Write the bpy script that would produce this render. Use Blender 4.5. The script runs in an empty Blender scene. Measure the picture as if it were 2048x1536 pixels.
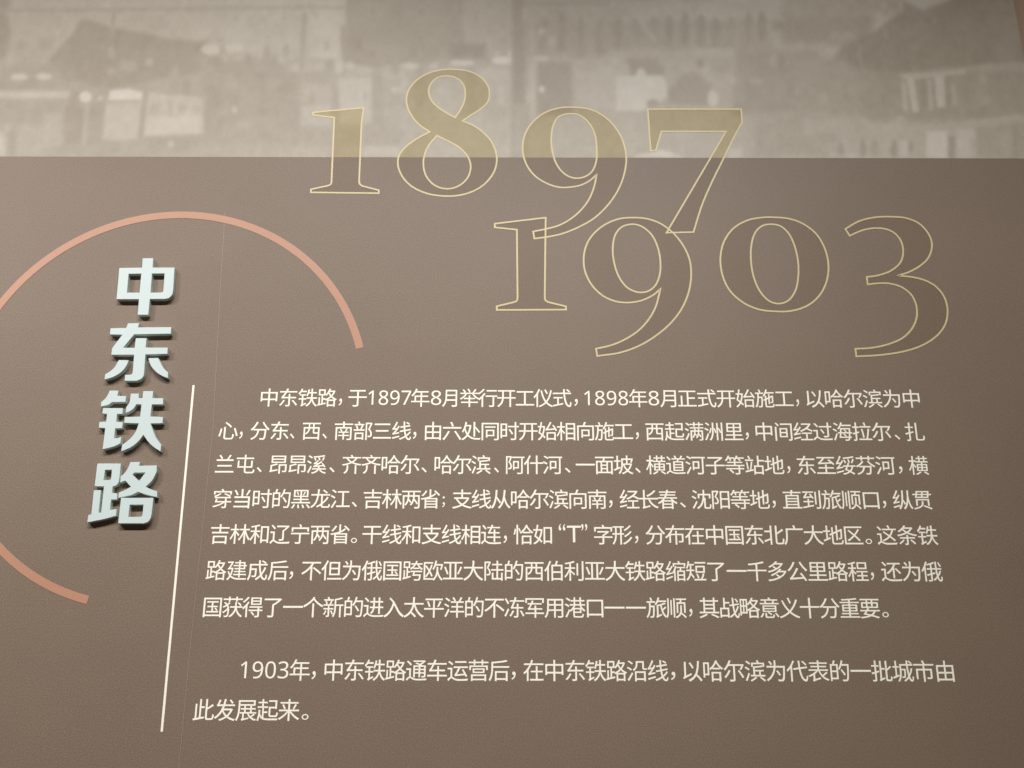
import bpy, bmesh, math
import numpy as np
from mathutils import Vector, Matrix
from mathutils.geometry import tessellate_polygon

sc = bpy.context.scene
C = sc.collection

# ------------------------------------------------------------------ camera
F_PX = 2013.0                      # focal length in photo pixels (2048 wide)
PITCH, ROLL = math.radians(17.43), math.radians(0.105)
CAM = Vector((0.0, -2.0, 1.55))    # the panel's face is the plane y = 0
_r = Vector((1, 0, 0))
_u = Vector((0, -math.sin(PITCH), math.cos(PITCH)))
FWD = Vector((0, math.cos(PITCH), math.sin(PITCH)))
RIGHT = _r * math.cos(ROLL) + _u * math.sin(ROLL)
UP = -_r * math.sin(ROLL) + _u * math.cos(ROLL)
cd = bpy.data.cameras.new('camera')
cam = bpy.data.objects.new('camera', cd)
C.objects.link(cam)
cd.sensor_fit = 'HORIZONTAL'
cd.sensor_width = 36.0
cd.lens = 36.0 * F_PX / 2048.0
cd.clip_start, cd.clip_end = 0.05, 60
m = Matrix((RIGHT, UP, -FWD)).transposed().to_4x4()
m.translation = CAM
cam.matrix_world = m
sc.camera = cam

# ------------------------------------------------------------------ world, lamps, exposure
w = bpy.data.worlds.new('World')
sc.world = w
w.use_nodes = True
wn, wl = w.node_tree.nodes, w.node_tree.links
bg = wn['Background']
bg.inputs['Color'].default_value = (1.0, 0.87, 0.72, 1)
wt = wn.new('ShaderNodeTexCoord'); ws = wn.new('ShaderNodeSeparateXYZ'); wm = wn.new('ShaderNodeMapRange')
wm.inputs['From Min'].default_value, wm.inputs['From Max'].default_value = -0.6, 0.3     # dim room: lit floor below, dark ceiling above
wm.inputs['To Min'].default_value, wm.inputs['To Max'].default_value = 0.13, 0.02
wl.new(wt.outputs['Generated'], ws.inputs[0]); wl.new(ws.outputs['Z'], wm.inputs['Value']); wl.new(wm.outputs['Result'], bg.inputs['Strength'])

def spot(x, y, z, tx, tz, power, size=70, col=(1.0, 1.0, 1.0), radius=0.015, blend=1.0):
    l = bpy.data.lights.new('track_spot', 'SPOT')
    l.energy, l.color = power, col
    l.spot_size, l.spot_blend = math.radians(size), blend
    l.shadow_soft_size = radius
    o = bpy.data.objects.new('track_spot', l)
    C.objects.link(o)
    o.location = (x, y, z)
    o.rotation_euler = (Vector((tx, 0, tz)) - Vector((x, y, z))).to_track_quat('-Z', 'Y').to_euler()
    return o

# ceiling track 2.4 metres in front of the wall; several heads share each outlet
for lx, tx, tz, power, size in (
        (-0.23, -0.93, 1.4, 187, 70),
        (-0.23, 0.47, 1.4, 20, 70),
        (-1.02, -0.32, 2.2, 10, 110),
        (-1.02, -1.02, 1.4, 129, 70),
        (-1.02, -1.02, 2.2, 36, 110),
        (-1.69, -2.39, 3.0, 22, 70),
        (-2.3, -1.6, 1.4, 127, 70),
        (-3.0, -2.3, 1.4, 243, 70),
        (-3.0, -2.3, 2.2, 95, 110),
        (0.61, -0.09, 1.4, 99, 70),
        (0.61, -0.09, 2.2, 11, 110),
        (0.61, -0.09, 2.2, 23, 70),
        (0.61, 1.31, 1.4, 183, 70),
        (2.2, 2.2, 1.4, 54, 70)):
    spot(lx, -2.4, 4.25, tx, tz, power, size)

vs = sc.view_settings
sc.display_settings.display_device = 'sRGB'
vs.view_transform, vs.look, vs.exposure, vs.gamma, vs.use_curve_mapping = 'Standard', 'None', 0.0, 1.0, False
sc.render.engine = 'CYCLES'
sc.cycles.use_denoising = True
sc.cycles.max_bounces = 6

# ------------------------------------------------------------------ helpers
def at(u, v, depth=0.0):
    """photo pixel -> point on the plane `depth` metres in front of the panel face"""
    d = RIGHT * ((u - 1024) / F_PX) + UP * ((768 - v) / F_PX) + FWD
    s = (-depth - CAM.y) / d.y
    return CAM + d * s

def srgb(r, g, b):
    f = lambda c: (c / 255 / 12.92) if c <= 10 else ((c / 255 + 0.055) / 1.055) ** 2.4
    return (f(r), f(g), f(b), 1.0)

def parse(s, off=(0, 0), scale=1.0):
    out = []
    for t in s.split():
        x, y = t[1:].split(',')
        out.append((off[0] + float(x) / scale, off[1] + float(y) / scale, t[0] == 'C'))
    return out

def _cr(p0, p1, p2, p3, n):
    p0, p1, p2, p3 = map(np.array, (p0, p1, p2, p3))
    d = lambda a, b: max(np.linalg.norm(b - a) ** 0.5, 1e-6)
    t0 = 0.0; t1 = t0 + d(p0, p1); t2 = t1 + d(p1, p2); t3 = t2 + d(p2, p3)
    res = []
    for k in range(n):
        t = t1 + (t2 - t1) * k / n
        a1 = (t1 - t) / (t1 - t0) * p0 + (t - t0) / (t1 - t0) * p1
        a2 = (t2 - t) / (t2 - t1) * p1 + (t - t1) / (t2 - t1) * p2
        a3 = (t3 - t) / (t3 - t2) * p2 + (t - t2) / (t3 - t2) * p3
        b1 = (t2 - t) / (t2 - t0) * a1 + (t - t0) / (t2 - t0) * a2
        b2 = (t3 - t) / (t3 - t1) * a2 + (t - t1) / (t3 - t1) * a3
        res.append(tuple((t2 - t) / (t2 - t1) * b1 + (t - t1) / (t2 - t1) * b2))
    return res

def curve(pts, n=8):
    """closed outline through pts: smooth through S points, broken at C points"""
    N = len(pts)
    out = []
    for i in range(N):
        a, b = pts[i], pts[(i + 1) % N]
        if a[2] and b[2]:
            out.append((a[0], a[1]))
            continue
        p1, p2 = a[:2], b[:2]
        p0 = pts[i - 1][:2] if not a[2] else (2 * p1[0] - p2[0], 2 * p1[1] - p2[1])
        p3 = pts[(i + 2) % N][:2] if not b[2] else (2 * p2[0] - p1[0], 2 * p2[1] - p1[1])
        out += _cr(p0, p1, p2, p3, n)
    return out

def wall_loop(px, depth=0.0):
    r = []
    for (u, v) in px:
        p = at(u, v, depth)
        r.append((p.x, p.z))
    return r

def area(l):
    return 0.5 * sum(l[i][0] * l[(i + 1) % len(l)][1] - l[(i + 1) % len(l)][0] * l[i][1] for i in range(len(l)))

def ccw(l, want=True):
    return l if (area(l) > 0) == want else l[::-1]

def offset(l, d):
    """move a loop sideways; for a counter-clockwise loop d > 0 goes inwards"""
    n = len(l)
    out = []
    for i in range(n):
        a, b, c = np.array(l[i - 1]), np.array(l[i]), np.array(l[(i + 1) % n])
        e1, e2 = b - a, c - b
        e1 = e1 / max(np.linalg.norm(e1), 1e-9); e2 = e2 / max(np.linalg.norm(e2), 1e-9)
        n1, n2 = np.array((-e1[1], e1[0])), np.array((-e2[1], e2[0]))
        k = n1 + n2
        L = np.linalg.norm(k)
        k = n1 if L < 1e-6 else k / L
        q = max(np.dot(k, n1), 0.45)
        out.append(tuple(b + k * d / q))
    return out

def new_obj(name, bm, mat, parent=None):
    me = bpy.data.meshes.new(name)
    bm.to_mesh(me)
    bm.free()
    for mm in (mat if isinstance(mat, (list, tuple)) else [mat]):
        me.materials.append(mm)
    o = bpy.data.objects.new(name, me)
    C.objects.link(o)
    if parent is not None:
        o.parent = parent
        # parents are unrotated empties or meshes at known places: keep world coordinates
        base = Vector((0, 0, 0))
        p = parent
        while p is not None:
            base += p.location
            p = p.parent
        for vtx in me.vertices:
            vtx.co -= base
    return o

def fill(bm, loops, y, mat_index=0):
    """flat face(s) at depth y facing -Y from an outer loop and holes (x, z)"""
    flat = [p for l in loops for p in l]
    vs_ = [bm.verts.new((p[0], y, p[1])) for p in flat]
    tris = tessellate_polygon([[Vector((p[0], p[1], 0)) for p in l] for l in loops])
    for t in tris:
        a, b, c = (flat[i] for i in t)
        s = (b[0] - a[0]) * (c[1] - a[1]) - (c[0] - a[0]) * (b[1] - a[1])
        if abs(s) < 1e-14:
            continue
        idx = t if s > 0 else t[::-1]        # seen from -Y, x right and z up: ccw faces the viewer
        try:
            f = bm.faces.new([vs_[i] for i in idx])
            f.material_index = mat_index
        except ValueError:
            pass

def ribbon(bm, loop, y, width):
    a = offset(loop, width / 2)
    b = offset(loop, -width / 2)
    va = [bm.verts.new((p[0], y, p[1])) for p in a]
    vb = [bm.verts.new((p[0], y, p[1])) for p in b]
    n = len(loop)
    for i in range(n):
        j = (i + 1) % n
        try:
            bm.faces.new((vb[i], vb[j], va[j], va[i]))
        except ValueError:
            pass

def box(bm, x0, x1, y0, y1, z0, z1):
    r = bmesh.ops.create_cube(bm, size=1.0)
    for v in r['verts']:
        v.co = Vector((x0 + (v.co.x + .5) * (x1 - x0), y0 + (v.co.y + .5) * (y1 - y0), z0 + (v.co.z + .5) * (z1 - z0)))

def thing(name, label, cat, loc=(0, 0, 0), group=None):
    o = bpy.data.objects.new(name, None)
    o.empty_display_size = 0.05
    C.objects.link(o)
    o.location = loc
    o['label'], o['category'] = label, cat
    if group:
        o['group'] = group
    return o

# ------------------------------------------------------------------ materials
def material(name):
    mt = bpy.data.materials.new(name)
    mt.use_nodes = True
    nt = mt.node_tree
    return mt, nt, nt.nodes['Principled BSDF'], nt.nodes

def grain(nt, bsdf, color_socket_or_value, speck=0.22, bump=0.48, scale=420.0, dist=0.0010, aniso=(1, 1, 1)):
    """fine embossed paper grain: small colour speckle and bump"""
    N, L = nt.nodes, nt.links
    tc = N.new('ShaderNodeTexCoord')
    mp = N.new('ShaderNodeMapping'); mp.inputs['Scale'].default_value = aniso
    L.new(tc.outputs['Object'], mp.inputs['Vector'])
    n1 = N.new('ShaderNodeTexNoise'); n1.inputs['Scale'].default_value = scale
    n1.inputs['Detail'].default_value = 3.0; n1.inputs['Roughness'].default_value = 0.6
    L.new(mp.outputs['Vector'], n1.inputs['Vector'])
    n2 = N.new('ShaderNodeTexNoise'); n2.inputs['Scale'].default_value = 6.0
    n2.inputs['Detail'].default_value = 5.0
    L.new(tc.outputs['Object'], n2.inputs['Vector'])
    mr = N.new('ShaderNodeMapRange')
    mr.inputs['From Min'].default_value, mr.inputs['From Max'].default_value = 0.3, 0.7
    mr.inputs['To Min'].default_value, mr.inputs['To Max'].default_value = 1 - speck, 1 + speck
    mr.clamp = False
    L.new(n1.outputs['Fac'], mr.inputs['Value'])
    mr2 = N.new('ShaderNodeMapRange')
    mr2.inputs['From Min'].default_value, mr2.inputs['From Max'].default_value = 0.3, 0.7
    mr2.inputs['To Min'].default_value, mr2.inputs['To Max'].default_value = 0.975, 1.025
    L.new(n2.outputs['Fac'], mr2.inputs['Value'])
    mu = N.new('ShaderNodeMath'); mu.operation = 'MULTIPLY'
    n3 = N.new('ShaderNodeTexNoise'); n3.inputs['Scale'].default_value = 620.0
    n3.inputs['Detail'].default_value = 1.0
    L.new(tc.outputs['Object'], n3.inputs['Vector'])
    mr3 = N.new('ShaderNodeMapRange')                      # sparse pale flecks
    mr3.inputs['From Min'].default_value, mr3.inputs['From Max'].default_value = 0.60, 0.74
    mr3.inputs['To Min'].default_value, mr3.inputs['To Max'].default_value = 1.0, 1.0 + 1.8 * speck
    L.new(n3.outputs['Fac'], mr3.inputs['Value'])
    m3 = N.new('ShaderNodeMath'); m3.operation = 'MULTIPLY'
    L.new(mr.outputs['Result'], m3.inputs[0]); L.new(mr3.outputs['Result'], m3.inputs[1])
    L.new(m3.outputs['Value'], mu.inputs[0]); L.new(mr2.outputs['Result'], mu.inputs[1])
    vm = N.new('ShaderNodeVectorMath'); vm.operation = 'SCALE'
    if isinstance(color_socket_or_value, tuple):
        vm.inputs[0].default_value = color_socket_or_value[:3]
    else:
        L.new(color_socket_or_value, vm.inputs[0])
    L.new(mu.outputs['Value'], vm.inputs['Scale'])
    L.new(vm.outputs['Vector'], bsdf.inputs['Base Color'])
    bp = N.new('ShaderNodeBump'); bp.inputs['Strength'].default_value = bump
    bp.inputs['Distance'].default_value = dist
    L.new(n1.outputs['Fac'], bp.inputs['Height'])
    L.new(bp.outputs['Normal'], bsdf.inputs['Normal'])
    return vm

BROWN = (0.192, 0.137, 0.096, 1)
M_brown, nt, b, N = material('brown_printed_paper')
grain(nt, b, BROWN)
b.inputs['Roughness'].default_value = 0.52
b.inputs['Specular IOR Level'].default_value = 0.36

M_photo, nt, b, N = material('sepia_print')
ca = N.new('ShaderNodeAttribute'); ca.attribute_name = 'print'
ramp = N.new('ShaderNodeValToRGB')
ramp.color_ramp.elements[0].position, ramp.color_ramp.elements[0].color = 0.0, (0.192, 0.144, 0.092, 1)
ramp.color_ramp.elements[1].position, ramp.color_ramp.elements[1].color = 1.0, (0.552, 0.492, 0.412, 1)
e = ramp.color_ramp.elements.new(0.5); e.color = (0.352, 0.297, 0.227, 1)
nt.links.new(ca.outputs['Fac'], ramp.inputs['Fac'])
grain(nt, b, ramp.outputs['Color'], speck=0.08, bump=0.40)
b.inputs['Roughness'].default_value = 0.52

def plain(name, col, rough=0.5, speck=0.04, bump=0.1, spec=0.5):
    mt, nt, b, N = material(name)
    grain(nt, b, col, speck=speck, bump=bump)
    b.inputs['Roughness'].default_value = rough
    b.inputs['Specular IOR Level'].default_value = spec
    return mt

M_text = plain('cream_ink', (0.95, 0.88, 0.74, 1))
M_rule = plain('cream_line_ink', (0.93, 0.86, 0.71, 1))
M_gold = plain('pale_gold_ink', (0.60, 0.485, 0.255, 1), speck=0.05)
M_arc = plain('salmon_ink', (0.452, 0.222, 0.136, 1), speck=0.06, bump=0.2)
M_seam = plain('paper_edge', (0.265, 0.215, 0.178, 1))
M_letter = plain('pale_mint_paint', (0.54, 0.612, 0.588, 1), rough=0.5, speck=0.015, bump=0.03)
M_wall = plain('rosy_brown_paint', (0.33, 0.215, 0.150, 1), rough=0.6)

def film(name, col, tint, opacity):
    """clear printed tint: lets the print below show through"""
    mt, nt, b, N = material(name)
    grain(nt, b, col, speck=0.05, bump=0.4)
    b.inputs['Roughness'].default_value = 0.52
    tr = N.new('ShaderNodeBsdfTransparent')
    tr.inputs['Color'].default_value = tint
    mx = N.new('ShaderNodeMixShader'); mx.inputs['Fac'].default_value = opacity
    nt.links.new(tr.outputs[0], mx.inputs[1]); nt.links.new(b.outputs[0], mx.inputs[2])
    nt.links.new(mx.outputs[0], N['Material Output'].inputs['Surface'])
    return mt

M_tint_gold = film('gold_tint', (0.37, 0.29, 0.135, 1), (0.985, 0.96, 0.85, 1), 0.14)
M_tint_brown = film('brown_tint', (0.16, 0.105, 0.07, 1), (0.975, 0.965, 0.95, 1), 0.04)
# ------------------------------------------------------------------ the setting
Z_EDGE = at(1024, 315).z                    # lower edge of the sepia photograph
X_R = at(2037.3, 60).x                      # right edge of the panel
X_L, Z_B, Z_T = -1.55, at(1024, 1536).z - 0.35, at(1024, 0).z + 0.35
bm = bmesh.new()
box(bm, X_L - 0.6, X_R + 1.2, 0.030, 0.150, Z_B - 0.5, Z_T + 0.4)
o = new_obj('wall', bm, M_wall)
o['kind'] = 'structure'

# ------------------------------------------------------------------ panel
panel = thing('exhibition_panel', 'large brown exhibition panel with sepia station photograph, gold outlined years and cream text',
              'panel', (0, 0, Z_B))
bm = bmesh.new()
box(bm, X_L, X_R, 0.0, 0.029, Z_B, Z_T)
new_obj('board', bm, M_brown, panel)

# --- sepia photograph: soft shapes of the old print, stored as one value per vertex
T = [(0, 0), (400, 0), (800, 0), (1200, 0), (1628, 0)]
OPS = []
def P(tile, pts, val, soft=6, a=1.0):
    ox, oy = T[tile]
    OPS.append(([(ox + x / 4.8, oy + y / 4.8) for x, y in pts], val, soft, a))
def R(tile, x0, y0, x1, y1, val, soft=6, a=1.0):
    P(tile, [(x0, y0), (x1, y0), (x1, y1), (x0, y1)], val, soft, a)
def B(tile, cx, cy, rx, ry, val, soft=5, a=1.0):
    P(tile, [(cx + rx * math.cos(k * math.pi / 5), cy + ry * math.sin(k * math.pi / 5)) for k in range(10)], val, soft, a)
def Ln(tile, x0, y0, x1, y1, wd, val, soft=4, a=1.0):
    dx, dy = x1 - x0, y1 - y0
    L = math.hypot(dx, dy); nx, ny = -dy / L * wd / 2, dx / L * wd / 2
    P(tile, [(x0 + nx, y0 + ny), (x1 + nx, y1 + ny), (x1 - nx, y1 - ny), (x0 - nx, y0 - ny)], val, soft, a)

# left part: station roofs and carriages
R(0, -800, 560, 3400, 1600, .50, 30)
P(0, [(-600, -400), (105, -400), (100, 60), (60, 130), (110, 300), (60, 560), (-600, 600)], .40, 9)
Ln(0, -300, 102, 1950, 84, 34, .50, 4); Ln(1, -10, 78, 1400, 70, 34, .50, 4)
P(0, [(780, 190), (880, 195), (1050, 260), (1450, 330), (1620, 375), (1990, 395), (2016, 700), (1700, 720), (1500, 780),
      (1000, 850), (600, 760), (560, 640), (470, 590), (540, 480), (700, 330)], .41, 6)
Ln(0, 1092, 110, 1085, 300, 38, .46, 4)
B(0, 1065, 500, 30, 55, .55); B(0, 1235, 640, 85, 60, .54, 7); B(0, 1430, 600, 40, 45, .56); B(0, 1060, 680, 60, 26, .55)
B(0, 900, 620, 130, 120, .39, 12); B(0, 940, 720, 60, 90, .38, 8); R(0, 1300, 660, 1500, 760, .42, 8); B(0, 1680, 690, 40, 60, .53, 6)
B(0, 200, 430, 55, 60, .50, 8); B(0, 440, 420, 60, 55, .50, 8); R(0, 60, 520, 130, 640, .60, 7); R(0, 0, 640, 520, 860, .46, 12)
B(0, 185, 738, 85, 38, .74); B(0, 422, 735, 82, 36, .74)
R(0, 0, 790, 60, 870, .40, 6); R(0, 210, 780, 330, 840, .43, 6)
R(0, -400, 872, 670, 945, .68, 5); R(0, -400, 965, 610, 1180, .47, 8); R(0, 420, 1080, 600, 1400, .57, 8)
R(0, 150, 1205, 420, 1480, .56, 7); B(0, 255, 1225, 40, 25, .63); B(0, 500, 1340, 80, 70, .58, 7)
R(0, 92, 1200, 150, 1500, .44, 5); R(0, -300, 1270, 50, 1500, .68, 6); R(0, 50, 1190, 95, 1260, .60, 5)
P(0, [(700, 870), (770, 880), (790, 1000), (800, 1380), (620, 1400), (620, 1050)], .41, 6)
B(0, 822, 930, 62, 55, .84, 4); Ln(0, 845, 1000, 800, 1380, 36, .60, 4); P(0, [(860, 1000), (1010, 980), (975, 1380), (840, 1390)], .46, 5)
B(0, 962, 942, 24, 26, .70, 3); Ln(0, 990, 830, 975, 900, 60, .44, 5)
P(0, [(1020, 985), (1360, 975), (1320, 1340), (985, 1350)], .66, 5)
P(0, [(1055, 868), (1230, 850), (1372, 890), (1372, 955), (1035, 962)], .86, 4)
Ln(0, 1395, 890, 1352, 1310, 34, .44, 4)
P(0, [(1425, 880), (1985, 935), (1960, 1280), (1382, 1310)], .66, 5)
P(0, [(1400, 1130), (1970, 1120), (1960, 1270), (1388, 1295)], .73, 6)
B(0, 1480, 1050, 48, 60, .56, 6); R(0, 1615, 980, 1650, 1110, .55, 5); B(0, 1755, 1035, 42, 48, .55, 5); B(0, 1890, 1045, 40, 45, .58, 6)
R(0, 1380, 1325, 2300, 1440, .47, 6); R(0, 2000, 960, 2060, 1300, .45, 5); B(0, 1640, 1385, 28, 38, .68, 4)
R(0, 500, 1410, 1350, 1500, .50, 8); R(0, 1500, 760, 1960, 900, .52, 8); B(0, 1790, 830, 50, 60, .45, 5); B(0, 1980, 470, 50, 45, .66, 5)
# crowd
R(1, 0, 545, 950, 900, .46, 12); R(1, 40, 900, 950, 1390, .46, 14)
B(1, 105, 475, 90, 48, .72); B(1, 335, 462, 92, 38, .70); B(1, 520, 460, 60, 36, .62); B(1, 725, 440, 95, 45, .62); B(1, 905, 430, 55, 55, .64)
B(1, 380, 545, 65, 40, .58); B(1, 240, 560, 40, 34, .58); B(1, 565, 500, 40, 60, .58); B(1, 790, 575, 55, 40, .60); B(1, 885, 545, 34, 50, .60)
B(1, 460, 580, 34, 60, .41); B(1, 640, 500, 30, 60, .44); B(1, 150, 610, 60, 60, .42); B(1, 830, 480, 26, 60, .44); B(1, 215, 480, 26, 50, .47)
B(1, 420, 690, 80, 60, .44, 8); B(1, 560, 780, 80, 90, .42, 8); B(1, 290, 800, 60, 50, .53, 6); B(1, 680, 800, 60, 60, .50, 6); B(1, 250, 740, 50, 40, .50, 6)
B(1, 330, 1045, 24, 42, .64, 3); Ln(1, 255, 960, 245, 1100, 26, .52, 4); B(1, 150, 950, 60, 120, .42, 8); B(1, 430, 1190, 80, 36, .54, 6); R(1, 60, 1000, 130, 1300, .43, 8)
B(1, 850, 900, 110, 130, .43, 10); B(1, 620, 1060, 120, 100, .44, 12); B(1, 760, 1240, 120, 80, .48, 12)
R(1, -100, 1390, 1250, 1510, .54, 9); R(1, 840, 600, 1210, 690, .56, 8); B(1, 920, 650, 40, 40, .62); B(1, 1150, 640, 60, 32, .62)
R(1, 1050, 120, 1345, 550, .64, 7); B(1, 1215, 440, 28, 50, .54, 5); R(1, 1095, 500, 1315, 552, .70, 5)
Ln(1, 1004, 120, 975, 660, 40, .46, 4); Ln(1, 1040, 10, 1130, 170, 30, .52, 4); B(1, 1240, 640, 30, 60, .45)
R(1, 970, 780, 1300, 1210, .53, 7); R(1, 1335, 745, 1645, 1180, .63, 6); R(1, 970, 1010, 1250, 1205, .60, 7)
P(1, [(1270, 800), (1310, 830), (1335, 1030), (1270, 1060)], .43, 5); B(1, 1072, 940, 24, 90, .48, 4); B(1, 1590, 925, 26, 55, .53, 4)
Ln(1, 930, 800, 925, 1240, 26, .45, 4); Ln(1, 1000, 770, 1280, 800, 30, .47, 4)
# tower
P(1, [(1408, -500), (2060, -500), (2500, -500), (2540, 540), (2016, 590), (1700, 650), (1380, 600), (1350, 420), (1350, 270), (1402, 225)], .41, 5)
B(1, 1700, 330, 150, 120, .40, 16); B(1, 1480, 420, 100, 90, .36, 12)
B(1, 1335, 635, 42, 75, .65, 5); B(1, 1440, 630, 46, 40, .63, 5); B(1, 1570, 675, 80, 40, .60, 5)
R(1, 1660, 720, 1760, 1200, .45, 6); R(1, 1760, 640, 1900, 900, .54, 8); B(1, 1862, 862, 24, 26, .66, 3); R(1, 1860, 560, 1910, 720, .44, 5)
R(1, 1000, 1225, 2000, 1400, .47, 9); R(1, 1570, 1405, 2016, 1490, .60, 6)
# middle
R(2, 0, 640, 1075, 1520, .53, 9)
B(2, 110, 632, 95, 34, .66); B(2, 325, 622, 34, 34, .62); B(2, 595, 605, 115, 28, .69, 4); B(2, 980, 580, 105, 36, .74, 4); Ln(2, 1052, 490, 1056, 620, 30, .66, 4); B(2, 925, 520, 30, 30, .60)
R(2, 130, 560, 340, 600, .44, 8); R(2, 480, 420, 820, 560, .35, 9); R(2, 640, 640, 740, 1100, .49, 6); R(2, 760, 660, 1040, 760, .58, 8); R(2, 940, 770, 1000, 1000, .58, 7)
B(2, 200, 820, 70, 200, .47, 10); B(2, 400, 1000, 90, 200, .55, 10); R(2, 0, 680, 60, 900, .58, 7); R(2, 820, 1010, 1060, 1130, .50, 9)
R(2, 1078, -400, 1200, 1520, .37, 6); R(2, 1078, 1000, 1250, 1520, .46, 10)
R(2, 1200, -400, 3000, 20, .46, 8); R(2, 1230, 20, 2016, 60, .40, 7); R(2, 1180, 70, 2300, 190, .46, 10); R(2, 1180, 80, 1215, 190, .53, 4)
R(2, 1200, 190, 2016, 540, .44, 10)
B(2, 1390, 225, 42, 50, .37); B(2, 1355, 300, 30, 34, .55, 4); B(2, 1370, 420, 46, 80, .38); B(2, 1555, 300, 42, 190, .37); B(2, 1740, 280, 38, 130, .38); B(2, 1730, 470, 50, 90, .39, 7); B(2, 1930, 380, 60, 200, .37, 6)
B(2, 1270, 340, 20, 160, .50, 5); B(2, 1460, 420, 34, 80, .52, 6)
R(2, 1320, 600, 1650, 1100, .37, 7); R(2, 1280, 540, 1420, 578, .60, 4); P(2, [(1278, 580), (1318, 600), (1300, 760), (1290, 1140), (1250, 1140), (1248, 640)], .56, 5)
B(2, 1362, 858, 26, 34, .72, 3); R(2, 1640, 575, 1960, 625, .53, 5); P(2, [(1680, 650), (2050, 640), (2050, 1000), (1720, 1010)], .54, 8); B(2, 1895, 850, 44, 60, .44, 7)
# right of centre: coaches with windows, lorry
R(3, -100, 640, 260, 1050, .55, 8); R(3, 0, 1080, 480, 1520, .50, 9); R(3, 560, 1060, 1400, 1520, .51, 12)
R(3, 0, 200, 1650, 470, .42, 9); R(3, 1300, 480, 2016, 1100, .38, 14)
for cx, cy, rx, ry, v in [(170, 330, 48, 150, .36), (345, 290, 42, 130, .38), (512, 240, 36, 80, .37), (665, 265, 38, 120, .34), (818, 280, 42, 160, .34),
                          (972, 290, 48, 160, .35), (1110, 310, 50, 150, .36), (1430, 260, 36, 150, .36), (1552, 260, 42, 150, .33), (1260, 290, 28, 130, .39)]:
    B(3, cx, cy, rx, ry, v, 5)
Ln(3, 260, 30, 520, 380, 42, .50, 5); R(3, 570, 430, 620, 520, .47, 5); Ln(3, 880, 300, 900, 430, 30, .47, 4); Ln(3, 1030, 280, 1050, 430, 26, .46, 4)
R(3, 0, 540, 230, 640, .53, 9); P(3, [(270, 570), (560, 560), (620, 720), (440, 720), (300, 720)], .37, 7)
R(3, 560, 545, 1280, 600, .47, 8); R(3, 960, 475, 1290, 540, .52, 7); R(3, 725, 540, 775, 860, .48, 6); B(3, 965, 610, 32, 46, .35, 4)
P(3, [(930, 660), (1020, 670), (1170, 790), (1100, 800)], .50, 6); B(3, 1260, 765, 50, 46, .54, 6); P(3, [(790, 720), (900, 690), (1070, 810), (1030, 1010), (660, 1000), (660, 880)], .38, 7)
P(3, [(160, 735), (335, 732), (372, 655), (420, 665), (450, 722), (590, 730), (640, 800), (638, 930), (590, 972), (450, 975), (440, 1062), (160, 1062)], .68, 5)
B(3, 510, 990, 50, 40, .40, 6); B(3, 1085, 945, 52, 82, .66, 4); R(3, 1060, 600, 1250, 700, .44, 10)
B(3, 1500, 775, 75, 32, .46, 6); R(3, 1640, 315, 2100, 368, .46, 6); R(3, 1660, 200, 2150, 290, .32, 9); B(3, 1740, 575, 40, 60, .34, 5); B(3, 1660, 580, 40, 60, .46, 6); R(3, 1330, 700, 1380, 1000, .42, 6)
P(3, [(1840, 560), (2100, 480), (2100, 1000), (1800, 900)], .34, 12)
R(3, 1500, 1110, 2300, 1500, .44, 12); P(3, [(330, 1500), (470, 1470), (600, 1440), (720, 1480), (800, 1512)], .74, 4); R(3, 1230, 1420, 1365, 1520, .62, 6); R(3, 600, 1280, 1000, 1420, .50, 8)
# far right: dark roof, white fences
R(4, -300, -300, 860, 140, .42, 12); R(4, -300, 140, 560, 420, .35, 14); R(4, -200, 560, 700, 1120, .40, 14); R(4, 480, 660, 2100, 1160, .37, 14)
P(4, [(870, 20), (960, 60), (1050, 100), (1300, 0), (1400, -300), (1980, -300), (2020, 590), (1500, 635), (800, 700), (470, 680), (200, 560), (270, 430), (570, 310), (790, 150)], .29, 7)
P(4, [(1650, 0), (1960, 0), (2020, 590), (1740, 600)], .33, 14)
R(4, 60, 60, 110, 200, .36, 5); R(4, 330, 60, 380, 160, .38, 5); B(4, 760, 50, 50, 30, .36); B(4, 830, 80, 30, 50, .46, 5)
B(4, 330, 340, 70, 40, .42, 6); B(4, 210, 370, 70, 60, .43, 6); B(4, 70, 465, 60, 46, .47, 6); B(4, 962, 450, 48, 34, .34, 5); Ln(4, 1420, 110, 1460, 220, 26, .33, 4); Ln(4, 430, 430, 465, 680, 22, .37, 4); B(4, 685, 330, 20, 60, .35, 4)
P(4, [(820, 710), (1020, 700), (1250, 690), (1450, 655), (1455, 705), (1240, 735), (1000, 760), (850, 765)], .50, 4); Ln(4, 1530, 655, 2010, 622, 40, .43, 5)
Ln(4, 860, 780, 880, 1070, 52, .50, 3); Ln(4, 925, 750, 980, 1080, 66, .57, 3); Ln(4, 1050, 760, 1065, 1040, 46, .33, 4); Ln(4, 1105, 770, 1125, 1060, 46, .49, 3); Ln(4, 1200, 730, 1225, 1030, 84, .57, 3); Ln(4, 1330, 820, 1350, 1000, 54, .45, 4); Ln(4, 1290, 760, 1300, 1000, 40, .33, 4); Ln(4, 1450, 730, 1470, 1000, 60, .35, 5); Ln(4, 1610, 720, 1650, 1000, 70, .44, 4); Ln(4, 1760, 700, 1790, 1000, 80, .35, 5); B(4, 1610, 890, 60, 110, .41, 7); B(4, 360, 860, 34, 50, .44, 5)
P(4, [(1050, 1240), (1250, 1225), (1550, 1150), (2050, 1090), (2050, 1165), (1560, 1230), (1250, 1300)], .50, 5)
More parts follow.
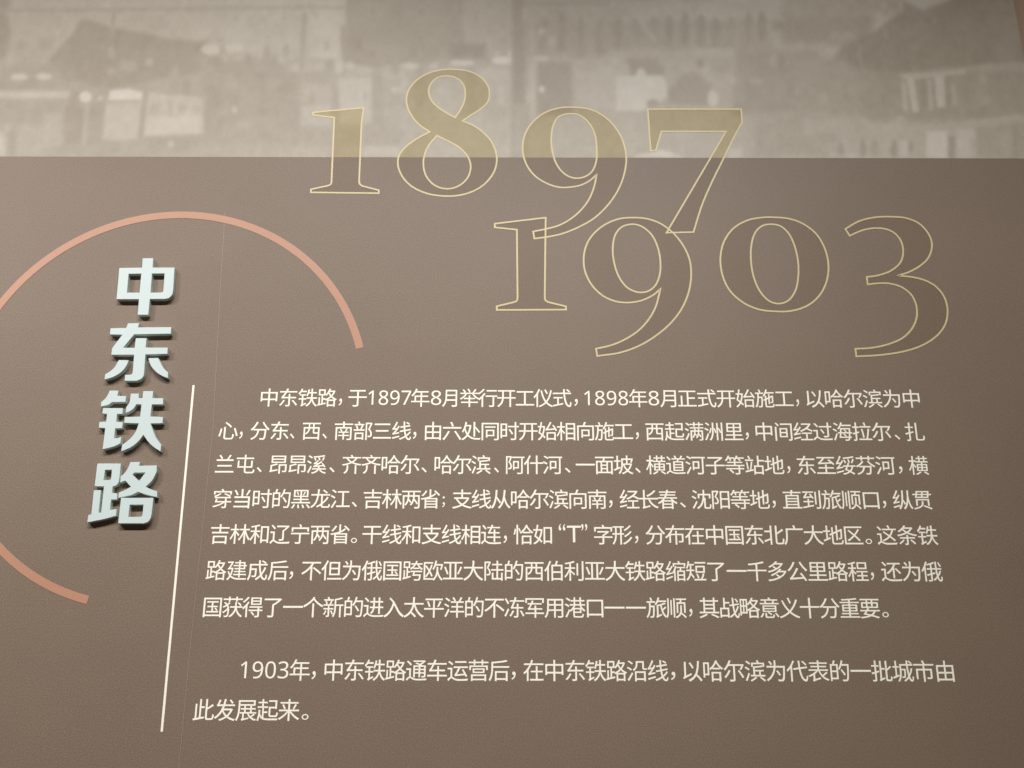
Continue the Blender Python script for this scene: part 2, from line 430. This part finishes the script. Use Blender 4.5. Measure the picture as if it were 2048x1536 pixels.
R(4, 1080, 1260, 1280, 1520, .66, 4); R(4, 1370, 1240, 1550, 1520, .59, 4); P(4, [(1550, 1230), (2100, 1170), (2100, 1520), (1560, 1520)], .43, 7); R(4, 1800, 1240, 1900, 1520, .47, 6); R(4, 1290, 1310, 1350, 1520, .38, 4); Ln(4, 1930, 1200, 1945, 1520, 40, .40, 4); R(4, 1500, 1300, 1545, 1520, .52, 4)
P(4, [(-100, 1160), (520, 1140), (590, 1230), (250, 1280), (-100, 1290)], .49, 8); B(4, 830, 1150, 46, 46, .50, 5); B(4, 80, 940, 60, 60, .45, 7)
P(4, [(120, 1380), (980, 1290), (1050, 1520), (150, 1520)], .50, 6); R(4, 0, 1380, 130, 1520, .46, 6)
B(4, 470, 1420, 30, 90, .38, 4); B(4, 585, 1430, 34, 80, .42, 4); B(4, 770, 1430, 28, 90, .37, 4); B(4, 930, 1400, 28, 55, .38, 4); B(4, 260, 1430, 32, 65, .40, 4); R(4, 640, 1380, 720, 1510, .53, 4)
B(4, 185, 1490, 34, 18, .62, 4); B(4, 350, 1490, 60, 18, .60, 4); R(4, 820, 1350, 900, 1510, .58, 4)

def shade(u_grid, v_grid):
    val = np.full(u_grid.shape, 0.60)
    val -= 0.10 * np.clip((u_grid - 680) / 60, 0, 1)
    for pts, v, soft, a in OPS:
        pts = np.array(pts)
        x0, y0 = pts.min(0) - 2 * soft; x1, y1 = pts.max(0) + 2 * soft
        msk = (u_grid > x0) & (u_grid < x1) & (v_grid > y0) & (v_grid < y1)
        if not msk.any():
            continue
        X, Y = u_grid[msk], v_grid[msk]
        d2 = np.full(X.shape, 1e9); inside = np.zeros(X.shape, bool)
        n = len(pts)
        for i in range(n):
            ax, ay = pts[i]; bx, by = pts[(i + 1) % n]
            ex, ey = bx - ax, by - ay
            t = np.clip(((X - ax) * ex + (Y - ay) * ey) / (ex * ex + ey * ey + 1e-9), 0, 1)
            d2 = np.minimum(d2, (X - ax - t * ex) ** 2 + (Y - ay - t * ey) ** 2)
            c = ((ay > Y) != (by > Y)) & (X < (bx - ax) * (Y - ay) / (by - ay + 1e-12) + ax)
            inside ^= c
        sd = np.sqrt(d2) * np.where(inside, 1, -1)
        k = np.clip(sd / (2 * soft) + 0.5, 0, 1)
        k = k * k * (3 - 2 * k) * a
        val[msk] = val[msk] * (1 - k) + v * k
    return val

NX, NZ = 900, 200
gx = np.linspace(X_L, X_R, NX)
gz = np.linspace(Z_EDGE, Z_T, NZ)
GX, GZ = np.meshgrid(gx, gz)
# picture coordinates of the print (its own layout, in the units the shapes above are written in)
px_, pz_ = GX - CAM.x, GZ - CAM.z
dy = -CAM.y
den = px_ * 0 + dy * FWD.y + pz_ * FWD.z
UG = 1024 + F_PX * (px_ * RIGHT.x + dy * RIGHT.y + pz_ * RIGHT.z) / den
VG = 768 - F_PX * (px_ * UP.x + dy * UP.y + pz_ * UP.z) / den
val = shade(UG, VG)
val -= 0.12 * np.clip(1 - UG / 760, 0, 1.2)          # print value darkened towards the left, offsetting overbright lamplight on that side
mean = 0.30 + 0.12 * np.clip((760 - UG) / 500, 0, 0.3) + 0.15 * np.clip((1750 - UG) / 900, 0, 1)      # contrast of the print
val = mean + (val - mean) * (1.35 + 0.45 * np.clip((UG - 600) / 300, 0, 1))
def soften(a, r, axis):
    k = np.exp(-0.5 * (np.arange(-4, 5) / r) ** 2); k /= k.sum()
    p = np.pad(a, [(4, 4) if i == axis else (0, 0) for i in range(2)], mode='edge')
    return sum(k[i] * (p[i:i + a.shape[0]] if axis == 0 else p[:, i:i + a.shape[1]]) for i in range(9))
val = soften(soften(val, 0.95, 1), 0.85, 0)
rng = np.random.default_rng(4)
for sx, sz, amp in ((60, 14, .014), (170, 40, .024), (420, 90, .016)):
    g = rng.standard_normal((sz + 2, sx + 2))
    xi = np.linspace(0, sx, NX); zi = np.linspace(0, sz, NZ)
    x0 = xi.astype(int); z0 = zi.astype(int); fx = xi - x0; fz = zi - z0
    fx = fx * fx * (3 - 2 * fx); fz = fz * fz * (3 - 2 * fz)
    top = g[z0][:, x0] * (1 - fx) + g[z0][:, x0 + 1] * fx
    bot = g[z0 + 1][:, x0] * (1 - fx) + g[z0 + 1][:, x0 + 1] * fx
    val += amp * (top * (1 - fz[:, None]) + bot * fz[:, None])
val = np.clip(val, 0, 1)
me = bpy.data.meshes.new('printed_photograph')
verts = np.stack([GX.ravel(), np.full(GX.size, -0.0001), GZ.ravel() - Z_B], 1)
ii = np.arange(NX * NZ).reshape(NZ, NX)
quads = np.stack([ii[:-1, :-1], ii[:-1, 1:], ii[1:, 1:], ii[1:, :-1]], -1).reshape(-1, 4)
me.from_pydata(verts.tolist(), [], quads.tolist())
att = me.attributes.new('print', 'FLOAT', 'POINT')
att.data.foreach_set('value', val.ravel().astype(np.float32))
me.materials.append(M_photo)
po = bpy.data.objects.new('printed_photograph', me)
C.objects.link(po)
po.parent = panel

# --- paper seam with a small crease branching off
bm = bmesh.new()
def strip(pts, wd, y):
    for (a, c) in zip(pts[:-1], pts[1:]):
        d = (Vector(c) - Vector(a)).normalized()
        n = Vector((-d.y, d.x)) * wd / 2
        q = [Vector(a) - n, Vector(c) - n, Vector(c) + n, Vector(a) + n]
        bm.faces.new([bm.verts.new((p.x, y, p.y)) for p in q])
def wp(u, v):
    p = at(u, v); return (p.x, p.z)
strip([wp(450, 425), wp(441, 573), wp(431, 760), wp(426.3, 850), wp(421.4, 900), wp(402.8, 1080), wp(380, 1300), wp(357.7, 1536), wp(329, 1850)], 0.0011, -0.0005)
strip([wp(426.5, 850), wp(438.5, 862)], 0.0010, -0.00055)
new_obj('paper_seam', bm, M_seam, panel)

# --- salmon ring arc: circle fitted to its centre line
pts = [(354.5, 431.8), (527.4, 463.1), (600, 511), (657.8, 567.5), (692, 620.6), (720.3, 696.4), (0, 608), (140.6, 489.5), (0, 1098), (176.6, 1198.7)]
A_, B_ = [], []
for (u, v) in pts:
    x, z = wp(u, v); A_.append((2 * x, 2 * z, 1)); B_.append(x * x + z * z)
sol = np.linalg.lstsq(np.array(A_), np.array(B_), rcond=None)[0]
cx, cz, rad = sol[0], sol[1], math.sqrt(sol[2] + sol[0] ** 2 + sol[1] ** 2)
e0 = wp(720.3, 696.4); e1 = wp(176.6, 1198.7)
a0 = math.atan2(e0[1] - cz, e0[0] - cx); a1 = math.atan2(e1[1] - cz, e1[0] - cx) % (2 * math.pi)
bm = bmesh.new(); prev = None; wd = 0.0163
for k in range(161):
    a = a0 + (a1 - a0) * k / 160
    p = [bm.verts.new((cx + (rad + s * wd / 2) * math.cos(a), -0.0006, cz + (rad + s * wd / 2) * math.sin(a))) for s in (-1, 1)]
    if prev:
        bm.faces.new((prev[0], prev[1], p[1], p[0]))
    prev = p
bmesh.ops.recalc_face_normals(bm, faces=bm.faces)
new_obj('ring_arc', bm, M_arc, panel)

# --- upright cream rule
bm = bmesh.new()
strip([wp(387.2, 770.3), wp(323.5, 1463.3)], 0.0045, -0.0003)
new_obj('upright_rule', bm, M_rule, panel)

# ------------------------------------------------------------------ outlined years
DIG = []
o5, s5 = (600, 120), 4.876
o6, s6 = (1020, 180), 4.096
o7, s7 = (970, 400), 4.452
o8, s8 = (1420, 400), 4.096
DIG.append(([("C127,512 C622,467 C601,600 C577,1175 S583,1208 C607,1230 C768,1270 C768,1300 C107,1292 C107,1262 C283,1224 S302,1210 C308,1180 C335,562 C127,537")], o5, s5))
DIG.append((["S1500,92 S1650,112 S1770,175 S1835,260 S1848,330 S1830,410 S1760,480 S1660,545 C1584,595 S1700,645 S1800,720 S1880,820 S1918,940 S1905,1060 S1840,1170 S1730,1260 S1580,1315 S1420,1328 S1250,1305 S1100,1240 S1000,1140 S955,1020 S968,930 S1030,850 S1130,775 C1264,702 S1150,620 S1075,520 S1040,420 S1050,320 S1110,225 S1210,150 S1350,103",
             "S1440,157 S1530,180 S1590,235 S1612,320 S1600,410 S1560,495 C1513,563 S1400,500 S1310,430 S1265,360 S1257,280 S1290,215 S1350,170",
             "C1335,738 S1450,795 S1560,860 S1640,950 S1665,1040 S1640,1140 S1570,1215 S1470,1255 S1380,1250 S1290,1205 S1225,1120 S1203,1010 S1220,910 S1262,825"], o5, s5))
DIG.append((["S530,143 S650,158 S760,210 S860,305 S925,420 S952,560 S935,690 S885,820 S800,945 S690,1050 S560,1125 S420,1180 S300,1205 C200,1218 C190,1160 S300,1138 S400,1110 S500,1055 S590,975 S650,890 S690,790 C709,694 S650,745 S580,780 S490,797 S400,797 S300,765 S200,700 S130,600 S103,480 S125,360 S190,260 S290,185 S410,147",
             "S500,195 S580,213 S650,275 S695,365 S710,480 S705,590 S670,670 S610,712 S530,723 S450,690 S385,615 S348,510 S338,400 S355,290 S400,220"], o6, s6))
DIG.append((["C1128,158 C1893,158 C1902,262 S1830,395 S1745,570 S1650,762 S1570,950 C1503,1165 C1282,1170 C1770,340 C1240,340 C1195,495 C1153,500"], o6, s6))
DIG.append((["C87,212 C540,158 C532,868 S538,893 C562,910 C720,948 C722,977 C105,980 C105,947 C260,910 S283,898 C290,870 C284,265 C87,245"], o7, s7))
DIG.append((["S1330,158 S1450,170 S1560,210 S1670,290 S1760,400 S1820,530 S1835,680 S1810,830 S1750,970 S1650,1100 S1520,1210 S1370,1300 S1200,1360 C1000,1390 C988,1325 S1120,1295 S1250,1240 S1370,1160 S1460,1060 S1520,950 C1562,792 S1500,845 S1410,890 S1300,913 S1180,907 S1060,860 S960,770 S895,650 S878,530 S900,410 S960,310 S1060,225 S1190,170",
             "S1320,217 S1410,245 S1490,320 S1540,430 S1562,560 S1552,680 S1510,770 S1440,817 S1350,820 S1260,775 S1190,680 S1150,560 S1137,430 S1160,310 S1220,240"], o7, s7))
DIG.append((["S530,143 S650,155 S760,195 S870,280 S940,400 S970,540 S950,680 S890,790 S790,870 S660,910 S530,913 S400,897 S270,840 S160,740 S100,610 S85,470 S115,340 S190,235 S300,170 S420,145",
             "S490,200 S570,212 S640,270 S690,370 S720,500 S723,620 S700,740 S640,825 S560,850 S480,825 S410,750 S360,640 S335,500 S340,360 S375,260 S430,212"], o8, s8))
DIG.append((["C1108,238 S1220,175 S1350,143 S1480,138 S1610,150 S1720,200 S1795,290 S1817,370 S1790,470 S1720,540 S1630,590 C1538,620 S1640,630 S1750,655 S1850,710 S1920,800 S1945,910 S1925,1020 S1860,1110 S1740,1190 S1590,1240 S1400,1270 C1198,1282 C1190,1220 S1320,1212 S1450,1185 S1570,1135 S1650,1060 S1690,970 S1690,870 S1650,780 S1570,715 S1470,685 S1380,683 C1291,692 C1283,632 S1390,615 S1490,575 S1560,510 S1582,420 S1560,330 S1500,265 S1420,235 S1330,233 S1240,252 C1143,294"], o8, s8))
for k, (cs, off, scl) in enumerate(DIG):
    loops = [wall_loop(curve(parse(c, off, scl))) for c in cs]
    loops = [ccw(l, i == 0) for i, l in enumerate(loops)]
    bm = bmesh.new()
    fill(bm, loops, -0.0002 - 0.00003 * k)
    if k < 4:
        bmesh.ops.bisect_plane(bm, geom=bm.verts[:] + bm.edges[:] + bm.faces[:], plane_co=(0, 0, Z_EDGE), plane_no=(0, 0, 1))
    for f in bm.faces:
        f.material_index = 0 if f.calc_center_median().z > Z_EDGE else 1
    d = new_obj('year_digit', bm, [M_tint_gold, M_tint_brown], panel)
    bm = bmesh.new()
    for l in loops:
        ribbon(bm, l, -0.0005 - 0.00002 * k, 0.0038)
    new_obj('outline', bm, M_gold, d)

# ------------------------------------------------------------------ body text
PITCH_M = 0.0400                    # character pitch on the panel
SIZE = 1.06 * PITCH_M
BOLD = 0.0025
_glyph = {}
fc = bpy.data.curves.new('glyph', 'FONT')
fo = bpy.data.objects.new('glyph', fc)
C.objects.link(fo)
def glyph(ch, bold=BOLD):
    """one character as flat faces; its strokes are thickened by a rim of width `bold` round every outline"""
    key = (ch, bold)
    if key in _glyph:
        return _glyph[key]
    fc.body = ch; fc.size = 1.0; fc.resolution_u = 4
    dg = bpy.context.evaluated_depsgraph_get(); dg.update()
    me_ = bpy.data.meshes.new_from_object(fo.evaluated_get(dg))
    bmg = bmesh.new(); bmg.from_mesh(me_)
    bpy.data.meshes.remove(me_)
    bmesh.ops.remove_doubles(bmg, verts=bmg.verts[:], dist=1e-5)
    vv = [(v.co.x, v.co.y) for v in bmg.verts]
    bmg.verts.index_update()
    ff = []
    for f in bmg.faces:
        ids = [v.index for v in f.verts]
        ar = sum(vv[ids[i - 1]][0] * vv[ids[i]][1] - vv[ids[i]][0] * vv[ids[i - 1]][1] for i in range(len(ids)))
        ff.append(tuple(ids if ar > 0 else ids[::-1]))
    bmg.free()
    cnt = {}
    for f in ff:
        for i in range(len(f)):
            cnt[(f[i - 1], f[i])] = cnt.get((f[i - 1], f[i]), 0) + 1
    rim = [e for e in cnt if (e[1], e[0]) not in cnt]          # outline edges, the ink on their left
    if bold > 0:
        nor = {}
        for a_, b_ in rim:
            dx, dy = vv[b_][0] - vv[a_][0], vv[b_][1] - vv[a_][1]
            L = math.hypot(dx, dy) or 1.0
            for q in (a_, b_):
                nor.setdefault(q, []).append((dy / L, -dx / L))
        out = {}
        for q, ns in nor.items():
            sx, sy = sum(n[0] for n in ns), sum(n[1] for n in ns)
            L = math.hypot(sx, sy)
            if L < 1e-6:
                sx, sy = ns[0]; L = 1.0
            sx, sy = sx / L, sy / L
            k = bold / max(sx * ns[0][0] + sy * ns[0][1], 0.55)
            out[q] = len(vv)
            vv.append((vv[q][0] + sx * k, vv[q][1] + sy * k))
        ff += [(b_, a_, out[a_], out[b_]) for a_, b_ in rim]
    xs = [p[0] for p in vv]; ys = [p[1] for p in vv]
    _glyph[key] = (vv, ff, min(xs), max(xs), min(ys), max(ys))
    return _glyph[key]

DIGITS = {str(k): chr(0x1D7E2 + k) for k in range(10)}      # sans-serif figures
def put(bm, g, fx, fz, y):
    vv, ff = g[0], g[1]
    bv = [bm.verts.new((fx(p[0]), y, fz(p[1]))) for p in vv]
    for f in ff:
        try:
            fa = bm.faces.new([bv[i] for i in f])
        except ValueError:
            continue
        fa.normal_update()
        if fa.normal.y > 0:
            fa.normal_flip()

def fit(bm, g, x0, x1, z0, z1, y):
    sx = (x1 - x0) / (g[3] - g[2]); sz = (z1 - z0) / (g[5] - g[4])
    put(bm, g, lambda a: x0 + (a - g[2]) * sx, lambda b_: z0 + (b_ - g[4]) * sz, y)

PUNCT = {'，': (-.05, -.43), '、': (-.15, -.42), '。': (-.18, -.44), '；': (.13, -.42)}

def text_line(segs, v_l, v_r, u_l, u_r):
    """segs: (string, ink left px, ink right px); v_l, v_r: line centre at u_l and u_r"""
    zc = 0.5 * (at(u_l, v_l).z + at(u_r, v_r).z)
    vm_ = lambda u: v_l + (v_r - v_l) * (u - u_l) / (u_r - u_l)
    bm = bmesh.new()
    Y = -0.0003
    for sg in segs:
        s, u0, u1 = sg[0], sg[1], sg[2]
        x0, x1 = at(u0, vm_(u0)).x, at(u1, vm_(u1)).x
        if s in PUNCT:
            t, b_ = PUNCT[s]
            fit(bm, glyph(s), x0, x1, zc + b_ * PITCH_M, zc + t * PITCH_M, Y)
        elif s == '—':
            fit(bm, glyph(s), x0, x1, zc - 0.045 * PITCH_M, zc + 0.045 * PITCH_M, Y)
        elif s in '“”':
            fit(bm, glyph(s), x0, x1, zc + 0.20 * PITCH_M, zc + 0.53 * PITCH_M, Y)
        elif s == 'T':
            fit(bm, glyph(s, 0.0), x0, x1, zc - 0.385 * PITCH_M, zc + 0.445 * PITCH_M, Y)
        elif s.isdigit():
            gs = [glyph(DIGITS[c], 0.0) for c in s]
            adv = 0.572
            L = gs[0][2]; Rr = (len(s) - 1) * adv + gs[-1][3]
            sx = (x1 - x0) / (Rr - L); sz = 0.79 * PITCH_M / 0.735
            for k, g in enumerate(gs):
                put(bm, g, lambda a, k=k: x0 + (a + k * adv - L) * sx, lambda b_: zc + (b_ - 0.355) * sz, Y)
        else:
            gs = [glyph(c) for c in s]
            n = len(s)
            if n == 1:
                sx = (x1 - x0) / (gs[0][3] - gs[0][2])
                if not 0.9 * SIZE < sx < 1.12 * SIZE:
                    sx = min(max(sx, 0.9 * SIZE), 1.12 * SIZE)
                mid = 0.5 * (x0 + x1); gm = 0.5 * (gs[0][2] + gs[0][3])
                put(bm, gs[0], lambda a: mid + (a - gm) * sx, lambda b_: zc + (b_ - 0.382) * SIZE, Y)
            else:
                xs0 = x0 - gs[0][2] * SIZE
                p = (x1 - gs[-1][3] * SIZE - xs0) / (n - 1)
                for k, g in enumerate(gs):
                    put(bm, g, lambda a, k=k: xs0 + k * p + a * SIZE, lambda b_: zc + (b_ - 0.382) * SIZE, Y)
    return new_obj('text_line', bm, M_text, panel)

text_line([('中东铁路', 521.7, 673.8), ('，', 678, 684.5), ('于', 697, 733.8), ('1897', 736.5, 822), ('年', 822.5, 859), ('8', 862, 882.5), ('月', 884.5, 914.3),
           ('举行开工仪式', 919.5, 1143), ('，', 1148.5, 1155.5), ('1898', 1168.5, 1256), ('年', 1258, 1294.5), ('8', 1297, 1318), ('月', 1320, 1352),
           ('正式开始施工', 1355.8, 1586.5), ('，', 1591.5, 1597.5), ('以哈尔滨为中', 1612, 1839)], 794.9, 797.5, 522, 1839)
text_line([('心', 437.5, 476), ('，', 479.5, 486), ('分东', 501, 578), ('、', 580.5, 589.5), ('西', 605, 641), ('、', 645, 654.5), ('南部三线', 669, 822.5), ('，', 826, 833),
           ('由六处同时开始相向施工', 850, 1265.8), ('，', 1271, 1277.5), ('西起满洲里', 1291, 1486), ('，', 1490.2, 1497.2), ('中间经过海拉尔', 1511, 1781.5), ('、', 1788, 1799), ('扎', 1810, 1848.5)],
          861.2, 863.5, 438, 1848)
text_line([('兰屯', 431, 510), ('、', 514, 524.5), ('昂昂溪', 539.3, 653), ('、', 659, 670), ('齐齐哈尔', 684, 839), ('、', 843, 854), ('哈尔滨', 869, 981.5), ('、', 988, 998),
           ('阿什河', 1012, 1124.5), ('、', 1129.5, 1141), ('一面坡', 1151.3, 1266.5), ('、', 1270, 1281), ('横道河子等站地', 1292, 1568), ('，', 1573.3, 1580.2),
           ('东至绥芬河', 1594, 1790), ('，', 1796.5, 1804), ('横', 1817.3, 1856.5)], 928.3, 930.8, 431, 1856)
text_line([('穿当时的黑龙江', 425.8, 700), ('、', 703.8, 714.5), ('吉林两省', 727, 880), ('；', 884.5, 890), ('支线从哈尔滨向南', 904.5, 1213.2), ('，', 1217.5, 1225),
           ('经长春', 1239, 1355), ('、', 1359.5, 1371), ('沈阳等地', 1383.3, 1539), ('，', 1544, 1551), ('直到旅顺口', 1565, 1757.8), ('，', 1764.5, 1771.5), ('纵贯', 1785.3, 1863.3)],
          997, 999.8, 426, 1863)
text_line([('吉林和辽宁两省', 421.3, 699.5), ('。', 702.5, 714.5), ('干线和支线相连', 725, 1002.5), ('，', 1007, 1014), ('恰如', 1027, 1104), ('“', 1117.5, 1130.8), ('T', 1134, 1162), ('”', 1162.8, 1174.8),
           ('字形', 1188, 1264.5), ('，', 1269.5, 1276.5), ('分布在中国东北广大地区', 1291, 1725.3), ('。', 1729.8, 1742.8), ('这条铁', 1753.5, 1874.8)], 1068, 1070.5, 421, 1875)
text_line([('路建成后', 412.5, 576.3), ('，', 579.5, 587), ('不但为俄国跨欧亚大陆的西伯利亚大铁路缩短了一千多公里路程', 603, 1736), ('，', 1740.2, 1747.2), ('还为俄', 1761.7, 1884)], 1140.2, 1143, 412, 1884)
text_line([('国获得了一个新的进入太平洋的不冻军用港口', 407, 1206.5), ('—', 1208.8, 1249), ('—', 1251.5, 1292), ('旅顺', 1292.5, 1372.8), ('，', 1377.5, 1384.5),
           ('其战略意义十分重要', 1398.3, 1759), ('。', 1763.3, 1776)], 1213.9, 1216.2, 407, 1776)
text_line([('1903', 481.3, 577), ('年', 579.8, 620), ('，', 624, 632), ('中东铁路通车运营后', 649.2, 1018.6), ('，', 1023, 1031.3), ('在中东铁路沿线', 1046.7, 1336.3), ('，', 1341.3, 1350.3),
           ('以哈尔滨为代表的一批城市由', 1365.5, 1907.3)], 1340, 1342.2, 481, 1907)
text_line([('此发展起来', 386.9, 599.3), ('。', 604.2, 618)], 1419.6, 1420, 387, 618)
bpy.data.objects.remove(fo)
bpy.data.curves.remove(fc)

# ------------------------------------------------------------------ raised title characters
TH = 0.0125
def raised(pieces, label):
    solids = []
    for outer, holes, off, scl in pieces:
        lo = [ccw(wall_loop(curve(parse(outer, off, scl), 7), TH), True)]
        for h, hoff, hscl in holes:
            lo.append(ccw(wall_loop(curve(parse(h, hoff, hscl), 7), TH), False))
        solids.append(lo)
    allp = [p for lo in solids for p in lo[0]]
    root = thing('raised_character', label, 'sign letter',
                 (0.5 * (min(p[0] for p in allp) + max(p[0] for p in allp)), -0.0001, min(p[1] for p in allp)), 'raised characters of the upright title')
    for lo in solids:
        bm = bmesh.new()
        bev = 0.0006
        front = [offset(l, bev) for l in lo]
        fill(bm, front, -TH)
        rings = [(front, -TH), (lo, -TH + bev), (lo, -0.0001)]
        for (la, ya), (lb, yb) in zip(rings[:-1], rings[1:]):
            for a, c in zip(la, lb):
                n = len(a)
                va = [bm.verts.new((p[0], ya, p[1])) for p in a]
                vb = [bm.verts.new((p[0], yb, p[1])) for p in c]
                for i in range(n):
                    j = (i + 1) % n
                    try:
                        bm.faces.new((va[j], va[i], vb[i], vb[j]))
                    except ValueError:
                        pass
        new_obj('stroke', bm, M_letter, root)
    return root

zA, zs = (220, 510), 11.81         # first character
zB = (270 - 220) * 11.81
def sh(s, dx):                     # shift a point string along x
    return ' '.join(t[0] + '%g,%s' % (float(t[1:].split(',')[0]) + dx, t.split(',')[1]) for t in s.split())
raised([("C770,74 C1021,74 " + sh("C415,295 C936,294 C902,815 S880,925 S810,1008 C700,1040 C350,1042 C315,1415", zB) + " C652,1415 C680,1045 C150,1046 C218,304 C755,297",
         [("C440,447 C735,442 C695,886 C400,886", zA, zs), (sh("C402,440 C697,437 C668,815 S655,865 C600,885 C368,886", zB), zA, zs)], zA, zs)],
       'topmost pale mint raised character, a wide box crossed by one upright bar')

eA, es = (200, 640), 10.97
eB = 60 * 10.97
raised([("C613,71 C863,67 C836,160 " + sh("C906,156 C896,303 C92,317", eB) + " C509,606 C757,610 C783,397 " + sh("C365,397 C344,603 C830,605 C820,746 C338,758 C312,1140 S298,1225 S240,1295 C140,1336", eB)
         + " C537,1337 C547,1204 C655,1200 S700,1180 C715,1130 C745,765 C244,766 C262,620 C485,325 C214,319 C228,180 C570,174", [], eA, es),
        ("C410,877 C632,882 S590,985 S480,1130 S300,1245 C97,1311 C110,1192 S220,1125 S320,1030", [], eA, es),
        (sh("C398,836 C615,829 S660,920 S740,1060 C836,1150 C832,1275 S700,1225 S560,1130 S450,990", eB), [], eA, es)],
       'pale mint raised character with a long top bar and two loose flared dots')

tA, ts = (190, 780), 10.97
tB = 50 * 10.97
raised([("C320,11 C519,14 C489,126 C683,132 C668,266 C372,268 S290,325 C124,368 C135,262 S230,180 S285,90", [], tA, ts),
        ("C175,393 C613,398 C602,527 C485,527 C465,698 C612,706 C595,840 C443,846 C418,1061 S490,1055 C577,1022 C558,1170 S430,1235 C162,1306 C222,840 C79,830 C95,699 C240,697 C262,526 C155,518", [], tA, ts),
        (sh("C235,78 C418,78 C407,175 C490,178 C507,24 C727,24 C714,178 C950,180 C943,318 C700,320 C667,580 C944,592 C934,731 C672,738 S720,880 S790,1050 C903,1202 C888,1350 S760,1270 S620,1140 C512,988 S400,1130 S250,1250 C24,1351 C42,1205 S200,1085 S330,930 C410,735 C90,725 C102,592 C440,582 C467,318 C355,318 S290,415 C121,516 C132,378 S205,270", tB), [], tA, ts)],
       'pale mint raised character with a roofed left half and two splayed legs')

lA, ls = (170, 920), 10.24
lB = 60 * 10.24
raised([("C250,72 C735,72 C703,380 S688,460 S640,520 C568,545 C551,672 C665,688 C655,810 C535,815 C512,1019 S560,1018 C647,1000 C636,1146 S400,1210 C45,1281 C65,1125 C125,1116 C178,618 C326,618 C280,1078 C325,1081 C385,544 C194,540",
         [("C410,205 C548,203 C536,345 S520,395 C480,410 C381,410", lA, ls)], lA, ls),
        (sh("C312,42 C513,40 C490,119 C857,110 C849,250 S760,420 C630,546 S700,585 C864,645 C861,766 S650,715 C468,654 S350,715 C64,781 C75,669 S200,615 C322,549 C210,424 C104,466 C112,345 S190,270 S260,170", lB),
         [(sh("C360,299 C392,264 C618,259 C487,437", lB), lA, ls)], lA, ls),
        (sh("C122,775 C786,775 C748,1120 S725,1200 S670,1270 C585,1301 C61,1301", lB), [(sh("C302,919 C581,917 C562,1100 S548,1150 C495,1165 C274,1166", lB), lA, ls)], lA, ls)],
       'lowest pale mint raised character, with a crossed stroke above an open square')
